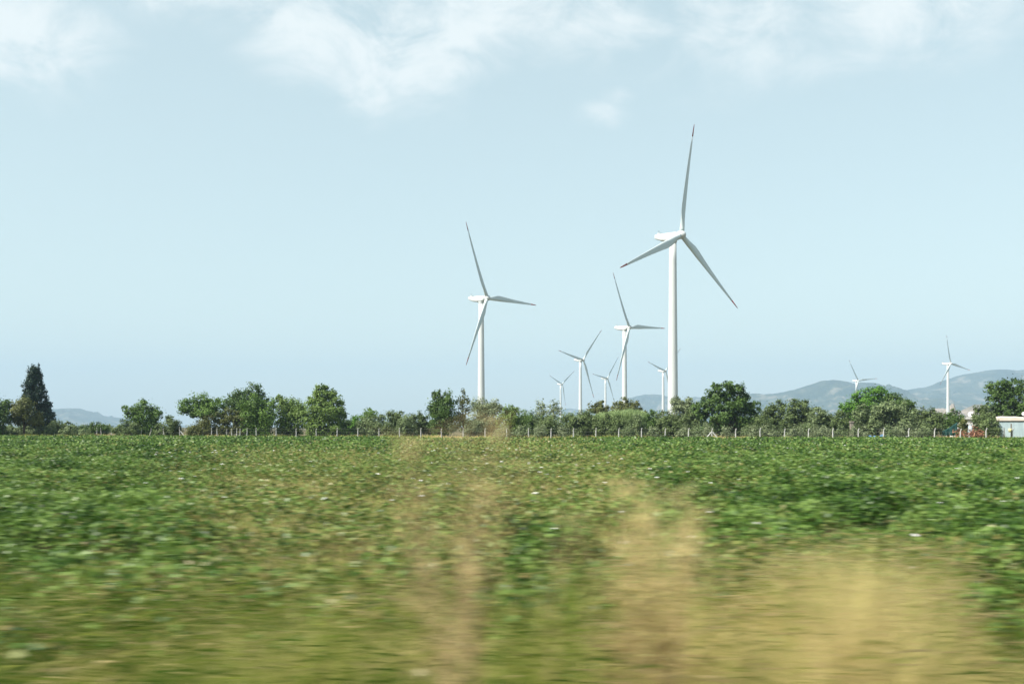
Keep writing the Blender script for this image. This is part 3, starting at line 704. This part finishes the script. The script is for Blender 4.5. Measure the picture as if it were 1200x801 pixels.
def net():
    Y = 158.5; a = at(1104, 493, Y); b = at(1122, 492, Y)
    root = empty('shade_net', (a.x, Y, 0)); tag(root, 'dark teal shade net hung on stakes below the last turbine', 'net')
    bm = bmesh.new(); nx, nz = 16, 8
    V = [[bm.verts.new(((b.x - a.x) * i / nx, .12 * math.sin(i * 1.1) * (1 - j / nz) + .0, .9 + (a.z - 1.3) * j / nz * (.35 + .65 * i / nx) - .12 * math.sin(math.pi * i / nx) * (j / nz) + .25 * i / nx * j / nz)) for i in range(nx + 1)] for j in range(nz + 1)]
    for j in range(nz):
        for i in range(nx): bm.faces.new((V[j][i], V[j][i + 1], V[j + 1][i + 1], V[j + 1][i]))
    o = from_bm('netting', bm, M['net'], root, smooth=True); md = o.modifiers.new('thick', 'SOLIDIFY'); md.thickness = .02
    for f in (0, .5, 1):
        bm = bmesh.new(); add_tube(bm, [((b.x - a.x) * f, .08, 0), ((b.x - a.x) * f, .08, .9 + (a.z - 1.0) * (.35 + .65 * f))], [.05, .04], 8); from_bm('stake', bm, M['wood'], root)
net()
def sheet(px0, px1, py, Y, depth, mat, name, label, cat, amp):
    a = at(px0, py, Y); b = at(px1, py, Y)
    bm = bmesh.new(); nx, ny = 24, 6
    V = [[bm.verts.new(((b.x - a.x) * (i / nx - .5), depth * (j / ny - .5), a.z * (math.sin(math.pi * j / ny) ** .6) * (.72 + amp * math.sin(i * .9) + amp * math.sin(i * .37 + 1)) * min(1, .4 + 4 * (.5 - abs(i / nx - .5))) + .02)) for i in range(nx + 1)] for j in range(ny + 1)]
    for j in range(ny):
        for i in range(nx): bm.faces.new((V[j][i], V[j][i + 1], V[j + 1][i + 1], V[j + 1][i]))
    o = from_bm(name, bm, mat, smooth=True); o.location = ((a.x + b.x) / 2, Y, 0)
    md = o.modifiers.new('thick', 'SOLIDIFY'); md.thickness = .03
    tag(o, label, cat)
sheet(1016, 1042, 507.6, 152, 2.0, M['blue'], 'plastic_sheet', 'blue plastic sheet heaped low behind the fence posts', 'sheet', .12)
sheet(1055, 1077, 508.0, 152, 1.6, M['concrete'], 'rubble_slab', 'pale low slab of rubble behind the fence right of the blue sheet', 'rubble', .1)
def pillar():
    p = at(998, 493.5, 156)
    root = empty('concrete_pillar', (p.x, p.y, 0)); tag(root, 'short grey concrete pillar with a wider cap among the olive trees', 'pillar')
    bm = bmesh.new(); add_box(bm, (0, 0, (p.z - .2) / 2), (.45, .45, p.z - .2)); from_bm('shaft', bm, M['rock'], root)
    bm = bmesh.new(); add_box(bm, (0, 0, p.z - .097), (.62, .62, .2)); bmesh.ops.bevel(bm, geom=bm.edges[:], offset=.03, segments=1, affect='EDGES'); from_bm('cap', bm, M['rock'], root)
pillar()

# ------------------------------------------------------------------ field: cotton crop
def crop_h(x, y):
    b = vnoise(x / .8, y / .8, 3); c = vnoise(x / 3.1, y / 3.1, 7)
    a = vnoise(x / .33, y / .33, 5)
    b = sstep(.22, .78, b)
    return .08 + .52 * b + .16 * c + .17 * a
def dryness(x, y):
    px = 600 + 1200 * x / y; py = 500 + 1860 / y
    n = .55 * vnoise(x / 2.2, y / 3.5, 21) + .3 * vnoise(x / 7, y / 11, 22) + .25 * vnoise(x / .9, y / .9, 25)
    c = sstep(150, 290, px) * (1 - sstep(690, 790, px))
    far = 1 - sstep(516, 530, py)
    cfar = sstep(430, 500, px) * (1 - sstep(640, 720, px))
    v = .10 + .62 * (c * (1 - far) + cfar * far)
    v = np.maximum(v, .55 * sstep(620, 680, py) * (1 - sstep(420, 520, px)))
    v = np.maximum(v, .75 * sstep(600, 640, py) * sstep(800, 860, px) * (1 - sstep(1080, 1160, px)))
    v = v * (1 - .75 * sstep(590, 620, py) * sstep(580, 610, px) * (1 - sstep(680, 720, px)))
    return np.clip(v + (n - .55) * .75, 0, 1)

def cotton():
    Vs, Ts = [], []
    edges = np.geomspace(7.2, 178, 46)
    for y0, y1 in zip(edges[:-1], edges[1:]):
        ym = (y0 + y1) / 2
        half = .60 * y1 + 9
        area = 2 * half * (y1 - y0)
        s = max(.076, .00165 * ym)
        lai = 1.9 if ym < 30 else np.interp(ym, [30, 70, 170], [1.9, 1.3, 1.0])
        n = int(area * lai / (.55 * s * s))
        x = rng.uniform(-half, half, n); y = rng.uniform(y0, y1, n)
        # keep the crop on this side of the fence
        ok = (y + .197 * x < 158.6) | (x < -50)
        ok &= y < np.where(x < -50, 176, 400)
        x, y = x[ok], y[ok]; n = len(x)
        dr = dryness(x, y)
        pxx = 600 + 1200 * x / y
        edge = np.interp(pxx, [-100, 0, 200, 480, 560, 600, 680, 720, 830, 1130, 1180, 1300], [8.2, 8.6, 10.2, 9.6, 8.6, 8.2, 8.6, 9.2, 9.8, 9.6, 8.6, 8.6]) + 3.0 * (vnoise(x / 1.3, y / 1.3, 77) - .5) + 1.6 * (vnoise(x / .45, y / .45, 78) - .5)
        keep = rng.random(n) < (1 - .55 * dr) * np.clip(.08 + (y - edge) / 1.2, .08, 1)
        x, y, dr = x[keep], y[keep], dr[keep]; n = len(x)
        h = crop_h(x, y)
        kk = rng.random(n) < np.clip(.25 + h * 1.6, 0, 1)
        x, y, dr, h = x[kk], y[kk], dr[kk], h[kk] * (1 - .25 * dr[kk]); n = len(x)
        z = h * (.2 + .8 * rng.random(n) ** .5) + .02
        P = np.stack([x, y, z], 1)
        nrm = rng.normal(size=(n, 3)) * .8 + np.array([-.1, -.1, .95])
        nrm /= np.linalg.norm(nrm, axis=1)[:, None]
        t = np.cross(nrm, rng.normal(size=(n, 3))); t /= np.linalg.norm(t, axis=1)[:, None]
        b = np.cross(nrm, t)
        ss = s * (.55 + .8 * rng.random(n))[:, None]
        Q = np.stack([P - t * ss * .55, P - b * ss * .5 + t * ss * .08, P + t * ss * .6 - nrm * ss * .15, P + b * ss * .5 + t * ss * .08], 1)
        patch = vnoise(x / .7, y / .7, 31)
        p2 = vnoise(x / 2.6, y / 2.6, 33)
        g = np.clip(-.12 + .55 * patch + .32 * p2 + .12 * (h - .4) + rng.normal(0, .15, n), 0, .62)  # dark patches, more so where the crop is low: painted gap shade
        isdry = rng.random(n) < dr * .75
        g = np.where(isdry, .64 + .3 * rng.random(n) ** 1.4, g)
        Vs.append(Q); Ts.append(g)
    V = np.concatenate(Vs); T = np.concatenate(Ts)
    print('cotton leaves', len(V))
    tag(quads('cotton_crop', V, T, M['cotton']), 'wide field of low leafy cotton plants reaching back to the fence', 'crop', kind='stuff')
cotton()

def bolls():
    n = 2600
    y = np.sqrt(rng.uniform(8.5 ** 2, 90 ** 2, n)); x = rng.uniform(-1, 1, n) * (.52 * y + 4)
    k = vnoise(x / 4, y / 4, 41) > .5
    k &= rng.random(n) < np.interp(y, [8, 20, 90], [1, .9, .5])
    x, y = x[k], y[k]
    bm = bmesh.new()
    for a, b in zip(x, y):
        z = float(crop_h(np.array([a]), np.array([b]))[0]) * random.uniform(.75, 1.02) + .02
        r = random.uniform(.012, .026) * (1 + b * .004)
        for q in range(3):
            bmesh.ops.create_icosphere(bm, subdivisions=1, radius=r * random.uniform(.7, 1.1), matrix=Matrix.Translation((a + random.uniform(-1, 1) * r, b + random.uniform(-1, 1) * r, z + random.uniform(-.5, .5) * r)))
    tag(from_bm('cotton_bolls', bm, M['boll'], smooth=True), 'white cotton bolls dotted over the green crop', 'cotton bolls', kind='stuff')
bolls()

# ------------------------------------------------------------------ grasses and weeds of the roadside
def px_of(x, y): return 600 + 1200 * x / y
def verge():
    Vs, Ts = [], []
    def add(n, xf, y0, y1, hf, tf, w, lean=(.1, .6)):
        y = rng.uniform(y0, y1, n); x = rng.uniform(-xf, xf, n)
        px = px_of(x, y)
        h, keep = hf(px, y, x)
        k = rng.random(n) < keep
        x, y, h, px = x[k], y[k], h[k], px[k]; m = len(x)
        t = np.clip(tf(px, y, x) + rng.normal(0, .15, m), 0, 1)
        V, T = blades(np.stack([x, y, np.zeros(m)], 1), h, rng.uniform(*lean, m), np.full(m, w) * rng.uniform(.6, 1.4, m), t, 3)
        Vs.append(V); Ts.append(T)
    # 1 matted grass of the verge
    def h1(px, y, x):
        c = vnoise(x / .55, y / .55, 51); d = vnoise(x / 1.8, y / 1.8, 52)
        lf = 1 + .22 * (1 - sstep(430, 560, px))
        return (.40 + .45 * c) * (.6 + .5 * d) * lf * rng.uniform(.6, 1.1, len(x)), np.clip(1.25 - (y - 4 - 3 * (lf - 1) / .35) / 6, .06, 1) * (.35 + .65 * d)
    def t1(px, y, x):
        n = vnoise(x / .8, y / .8, 53)
        base = np.interp(px, [-200, 60, 250, 480, 580, 620, 690, 740, 800, 1150, 1190, 1400], [.24, .30, .42, .48, .46, .34, .34, .54, .62, .60, .34, .28])
        n2 = vnoise(x / .35, y / .6, 54)
        return base + (n - .5) * .6 + (n2 - .5) * .35
    add(110000, 10, 4.2, 14, h1, t1, .012)
    # 2 golden clump at the right
    def h2(px, y, x):
        e = np.interp(px, [800, 845, 900, 960, 1030, 1080, 1120, 1160, 1190], [.3, .52, .78, .96, 1, .95, .78, .5, .1]) * (.8 + .4 * vnoise(x / .8, y / .8, 97))
        c = vnoise(x / .35, y / .35, 55)
        col = vnoise(x / .28, y / 1.5, 98)
        return 1.55 * e * (.45 + .3 * c + .35 * col) * rng.uniform(.55, 1.1, len(x)), (e > .05) * (.3 + .7 * e) * (.25 + 1.0 * sstep(.25, .7, col))
    add(42000, 5.6, 5.6, 9.6, h2, lambda px, y, x: .72 + .40 * (vnoise(x / .5, y / .5, 56) - .5), .010, (.05, .45))
    # 3 yellow strip left of it, running back into the crop
    def h3(px, y, x):
        e = np.exp(-((px - np.interp(y, [6, 9, 16, 30], [800, 790, 765, 735])) / np.interp(y, [6, 10, 30], [40, 31, 32])) ** 2)
        return (.45 + .55 * rng.random(len(x))) * np.interp(y, [6, 9, 14, 30], [1.25, 1.3, 1.1, .85]), e * .95
    add(60000, 6.5, 6.0, 34, h3, lambda px, y, x: .76 + .22 * (vnoise(x / .5, y / .5, 57) - .5), .013, (.05, .4))
    # 4 green leafy weeds left of the strip
    def h4(px, y, x):
        e = .5 * np.exp(-((px - 640 + 40 * (vnoise(x / .7, y / .7, 91) - .5)) / 46) ** 2)
        return (.5 + .6 * rng.random(len(x))) * (.7 + .5 * vnoise(x / .4, y / .4, 58)), e
    add(9000, 3.0, 6.8, 11.5, h4, lambda px, y, x: .34 + .40 * (vnoise(x / .5, y / .5, 59) - .5), .02, (.1, .6))
    # 5 straw coloured grass spread through the thin middle of the crop
    def h5(px, y, x):
        d = dryness(x, y)
        return (.35 + .35 * rng.random(len(x))) * (.8 + .4 * vnoise(x / 2, y / 2, 60)), np.clip(d * 1.3 - .15, 0, 1) * np.clip(y / 60, .15, 1) ** .0 * .8
    y = None
    for (ya, yb, n, w) in ((9, 18, 30000, .010), (18, 40, 50000, .018), (40, 90, 60000, .035), (90, 158, 50000, .07)):
        add(n, yb * .5 + 4, ya, yb, h5, lambda px, y, x: .66 + .5 * (vnoise(x / 1.5, y / 1.5, 61) - .5), w, (.2, .9))
    # 6 bent straws and fallen leaves lying across the grass
    m = 60000
    y = rng.uniform(5.4, 13, m); x = rng.uniform(-8, 8, m); px = px_of(x, y)
    hh = np.interp(px, [-100, 0, 430, 520, 600, 690, 740, 820, 900, 1080, 1150, 1190, 1300], [.5, .62, .68, .55, .6, .7, .95, .8, .9, 1.05, .8, .5, .5])
    dens = .8 * np.interp(px, [-100, 480, 560, 600, 700, 740, 860, 1120, 1180, 1300], [.5, .6, .4, .35, .45, .75, .55, .55, .4, .4]) * np.clip(1.5 - (y - 6) / 5, .05, 1)
    k = rng.random(m) < dens * (.3 + vnoise(x / .6, y / .6, 93))
    x, y, px, hh = x[k], y[k], px[k], hh[k]; m = len(x)
    z = hh * rng.uniform(.35, 1.0, m)
    ang = rng.normal(0, .45, m) + np.where(rng.random(m) < .5, np.pi, 0)
    dv = np.stack([np.cos(ang), np.sin(ang), rng.normal(-.05, .22, m)], 1)
    ln = rng.uniform(.12, .42, m)[:, None]; wd = rng.uniform(.004, .013, m)[:, None]
    P = np.stack([x, y, z], 1); up = np.array([0, -.5, .85])
    Q = np.stack([P - up * wd, P + dv * ln * .55 - up * wd + np.array([0, 0, .02]), P + dv * ln - np.array([0, 0, .03]), P + dv * ln * .5 + up * wd + np.array([0, 0, .02])], 1)
    Vs.append(Q); Ts.append(np.clip(np.interp(px, [0, 480, 600, 690, 740, 1120, 1180, 1300], [.40, .48, .34, .4, .68, .68, .4, .35]) + rng.normal(.05, .22, m) + .5 * (vnoise(x / .5, y / .5, 95) - .5), 0, .95))
    V = np.concatenate(Vs); T = np.concatenate(Ts)
    print('grass quads', len(V))
    tag(quads('grass', V, T, M['grass']), 'dry yellow and green grass along the near edge of the field', 'grass', kind='stuff')
verge()

def far_grass():
    n = 60000
    px = rng.uniform(-60, 1260, n); o = rng.uniform(-.5, 16, n) ** 1.0
    Y = np.where(px > 240, 160 / (1 + .197 * (px - 600) / 1200), 178) + o
    x = (px - 600) / 1200 * Y
    c = vnoise(x / 2.2, Y / 2.2, 71)
    h = (.35 + .75 * c) * rng.uniform(.6, 1.15, n)
    w = np.full(n, .09) * rng.uniform(.6, 1.4, n)
    t = np.clip(.56 + .6 * (vnoise(x / 5, Y / 5, 72) - .5) + rng.normal(0, .1, n), 0, 1)
    V, T = blades(np.stack([x, Y, np.zeros(n)], 1), h, rng.uniform(.1, .7, n), w, t, 2)
    tag(quads('grass', V, T, M['grass']), 'strip of rough dry grass between the fence and the trees', 'grass', kind='stuff')
far_grass()

def tall_weed(px, Y, spread, h0, h1, n, label, tint):
    base = Vector(((px - 600) / 1200 * Y, Y, 0)); root = empty('tall_weed', base); tag(root, label, 'weed')
    bm = bmesh.new(); V, T = [], []
    for k in range(n):
        b = Vector((random.gauss(0, spread), random.gauss(0, spread * .6), 0)); h = random.uniform(h0, h1)
        l = Vector((random.uniform(-.18, .18), random.uniform(-.15, .15), 0)) * h
        pts = [b + l * (t * t) + Vector((0, 0, h * t)) for t in (0, .35, .7, 1)]
        add_tube(bm, pts, [.006, .005, .004, .002], 5)
        m = 20
        tt = rng.uniform(.4, 1, m)
        P = np.array([list(b + l * (q * q) + Vector((0, 0, h * q))) for q in tt]); 
        v, t_ = blades(P, rng.uniform(.06, .22, m), rng.uniform(.5, 1.6, m), np.full(m, .016), np.clip(rng.normal(tint, .08, m), 0, 1), 2)
        V.append(v); T.append(t_)
    from_bm('stem', bm, M['stem'], root)
    quads('foliage', np.concatenate(V), np.concatenate(T), M['grass'], root)
tall_weed(538, 5.6, .17, 1.75, 2.28, 12, 'tall sparse brown weed whose tips reach up to the treeline', .93)
tall_weed(520, 6.3, .2, 1.0, 1.75, 4, 'shorter sparse brown weed beside the tall brown one', .90)
tall_weed(762, 6.4, .13, 1.2, 1.95, 26, 'tall straw coloured weed below the largest turbine', .82)

# ------------------------------------------------------------------ haze
bm = bmesh.new(); add_box(bm, (0, 4500, 374), (23000, 16000, 750))
hm = bpy.data.materials.new('haze_air'); hm.use_nodes = True; nt = hm.node_tree
nt.nodes.remove(nt.nodes['Principled BSDF'])
pv = nt.nodes.new('ShaderNodeVolumePrincipled')
pv.inputs['Color'].default_value = (.415, .58, .745, 1); pv.inputs['Density'].default_value = 1.4e-4; pv.inputs['Anisotropy'].default_value = 0.0
nt.links.new(pv.outputs[0], nt.nodes['Material Output'].inputs['Volume'])
tag(from_bm('haze', bm, hm), 'pale blue haze over the plain and the hills', 'haze', kind='stuff')

# ------------------------------------------------------------------ sky and sun
SUN_AZ, SUN_EL = 240.0, 48.0      # clockwise from +Y
w = bpy.data.worlds.new('World'); scene.world = w; w.use_nodes = True
nt = w.node_tree; N = nt.nodes; L = nt.links
bg = N['Background']; bg.inputs['Strength'].default_value = .12
sky = N.new('ShaderNodeTexSky'); sky.sky_type = 'NISHITA'; sky.sun_disc = False
sky.sun_elevation = R(SUN_EL); sky.sun_rotation = R(SUN_AZ); sky.dust_density = 1.0; sky.air_density = 1.0; sky.ozone_density = 1.0; sky.altitude = 20
def math_n(op, a, b=None, c=None, clamp=False):
    n = N.new('ShaderNodeMath'); n.operation = op; n.use_clamp = clamp
    for i, v in enumerate((a, b, c)):
        if v is None: continue
        if isinstance(v, (int, float)): n.inputs[i].default_value = v
        else: L.new(v, n.inputs[i])
    return n.outputs[0]
tc = N.new('ShaderNodeTexCoord'); sep = N.new('ShaderNodeSeparateXYZ'); L.new(tc.outputs['Generated'], sep.inputs[0])
az = math_n('ARCTAN2', sep.outputs[0], sep.outputs[1]); el = math_n('ARCSINE', sep.outputs[2])
def azel(px, py):
    x, z = (px - 600) / 1200, (500 - py) / 1200
    return math.atan2(x, 1), math.atan2(z, math.hypot(x, 1))
cmb = N.new('ShaderNodeCombineXYZ'); L.new(az, cmb.inputs[0]); L.new(math_n('MULTIPLY', el, 1.7), cmb.inputs[1])
nz = N.new('ShaderNodeTexNoise'); nz.inputs['Scale'].default_value = 11; nz.inputs['Detail'].default_value = 9; nz.inputs['Roughness'].default_value = .62; nz.inputs['Distortion'].default_value = .5
L.new(cmb.outputs[0], nz.inputs['Vector'])
nz2 = N.new('ShaderNodeTexNoise'); nz2.inputs['Scale'].default_value = 3.0; nz2.inputs['Detail'].default_value = 6
L.new(cmb.outputs[0], nz2.inputs['Vector'])
cov = None
for px, py, a, b, amp in ((25, 45, 100, 60, .95), (80, 75, 45, 34, .6), (250, 5, 140, 34, .75), (370, 40, 90, 55, .9), (470, 45, 125, 75, 1.0), (430, 108, 42, 40, .8), (560, 20, 150, 50, .75), (720, 15, 220, 60, .7), (880, 35, 200, 80, .62), (1070, 15, 150, 55, .9), (960, 65, 130, 45, .45), (708, 135, 36, 18, .62), (726, 113, 28, 14, .5), (545, 105, 20, 12, .4), (1150, 30, 40, 30, .4)):
    A, E = azel(px, py)
    dx = math_n('DIVIDE', math_n('SUBTRACT', az, A), a / 1200); dy = math_n('DIVIDE', math_n('SUBTRACT', el, E), b / 1200)
    d2 = math_n('ADD', math_n('MULTIPLY', dx, dx), math_n('MULTIPLY', dy, dy))
    g = math_n('MULTIPLY', math_n('POWER', 2.718, math_n('MULTIPLY', d2, -1.0)), amp)
    cov = g if cov is None else math_n('MAXIMUM', cov, g)
# loose cloud overhead, outside the picture
high = math_n('MULTIPLY', math_n('MULTIPLY', math_n('SUBTRACT', el, .44), 4.0, clamp=True), math_n('MULTIPLY', math_n('SUBTRACT', nz2.outputs['Fac'], .42, clamp=True), 2.0))
cov = math_n('MAXIMUM', cov, high)
mr = N.new('ShaderNodeMapRange'); mr.inputs['From Min'].default_value = .32; mr.inputs['From Max'].default_value = .68; L.new(nz.outputs['Fac'], mr.inputs['Value'])
dens = math_n('MULTIPLY', cov, math_n('ADD', math_n('MULTIPLY', mr.outputs[0], 1.25), .2))
ms = N.new('ShaderNodeMapRange'); ms.interpolation_type = 'SMOOTHSTEP'
ms.inputs['From Min'].default_value = .12; ms.inputs['From Max'].default_value = .95; ms.inputs['To Max'].default_value = .92
L.new(dens, ms.inputs['Value'])
tint = N.new('ShaderNodeMix'); tint.data_type = 'RGBA'; tint.blend_type = 'MULTIPLY'; tint.inputs[0].default_value = 1
tint.inputs[7].default_value = (1.28, 1.08, .79, 1)
L.new(sky.outputs[0], tint.inputs[6])
veil = N.new('ShaderNodeMix'); veil.data_type = 'RGBA'; veil.inputs[0].default_value = .55; veil.inputs[7].default_value = (2.9, 3.6, 3.68, 1)
vf = N.new('ShaderNodeMapRange'); vf.interpolation_type = 'SMOOTHSTEP'
vf.inputs['From Min'].default_value = R(24); vf.inputs['From Max'].default_value = R(50); vf.inputs['To Min'].default_value = .55; vf.inputs['To Max'].default_value = .05
L.new(el, vf.inputs['Value']); L.new(vf.outputs[0], veil.inputs[0])
L.new(tint.outputs[2], veil.inputs[6])
mx = N.new('ShaderNodeMix'); mx.data_type = 'RGBA'; mx.inputs[7].default_value = (4.05, 4.3, 4.3, 1)
L.new(ms.outputs[0], mx.inputs[0]); L.new(veil.outputs[2], mx.inputs[6]); L.new(mx.outputs[2], bg.inputs['Color'])

sl = bpy.data.lights.new('sun', 'SUN'); sl.energy = 5.0; sl.angle = R(.53); sl.color = (1.0, .955, .88)
so = bpy.data.objects.new('sun', sl); COL.objects.link(so); so.location = (0, 0, 60)
sd = Vector((math.sin(R(SUN_AZ)) * math.cos(R(SUN_EL)), math.cos(R(SUN_AZ)) * math.cos(R(SUN_EL)), math.sin(R(SUN_EL))))
so.rotation_euler = (-sd).to_track_quat('-Z', 'Y').to_euler()

# ------------------------------------------------------------------ camera
cd = bpy.data.cameras.new('camera'); cd.sensor_width = 36; cd.lens = 36; cd.shift_y = 99.5 / 1200
cd.clip_start = .1; cd.clip_end = 40000
cd.dof.use_dof = True; cd.dof.focus_distance = 400; cd.dof.aperture_fstop = 6.5; cd.dof.aperture_ratio = .034
co = bpy.data.objects.new('camera', cd); COL.objects.link(co); co.location = (0, 0, CAM_H); co.rotation_euler = (R(90), 0, 0)
scene.camera = co

scene.view_settings.view_transform = 'Standard'; scene.view_settings.look = 'None'
scene.view_settings.exposure = 1.0; scene.view_settings.gamma = 1
scene.cycles.use_denoising = True
scene.cycles.max_bounces = 6; scene.cycles.diffuse_bounces = 3; scene.cycles.transmission_bounces = 3; scene.cycles.volume_bounces = 1
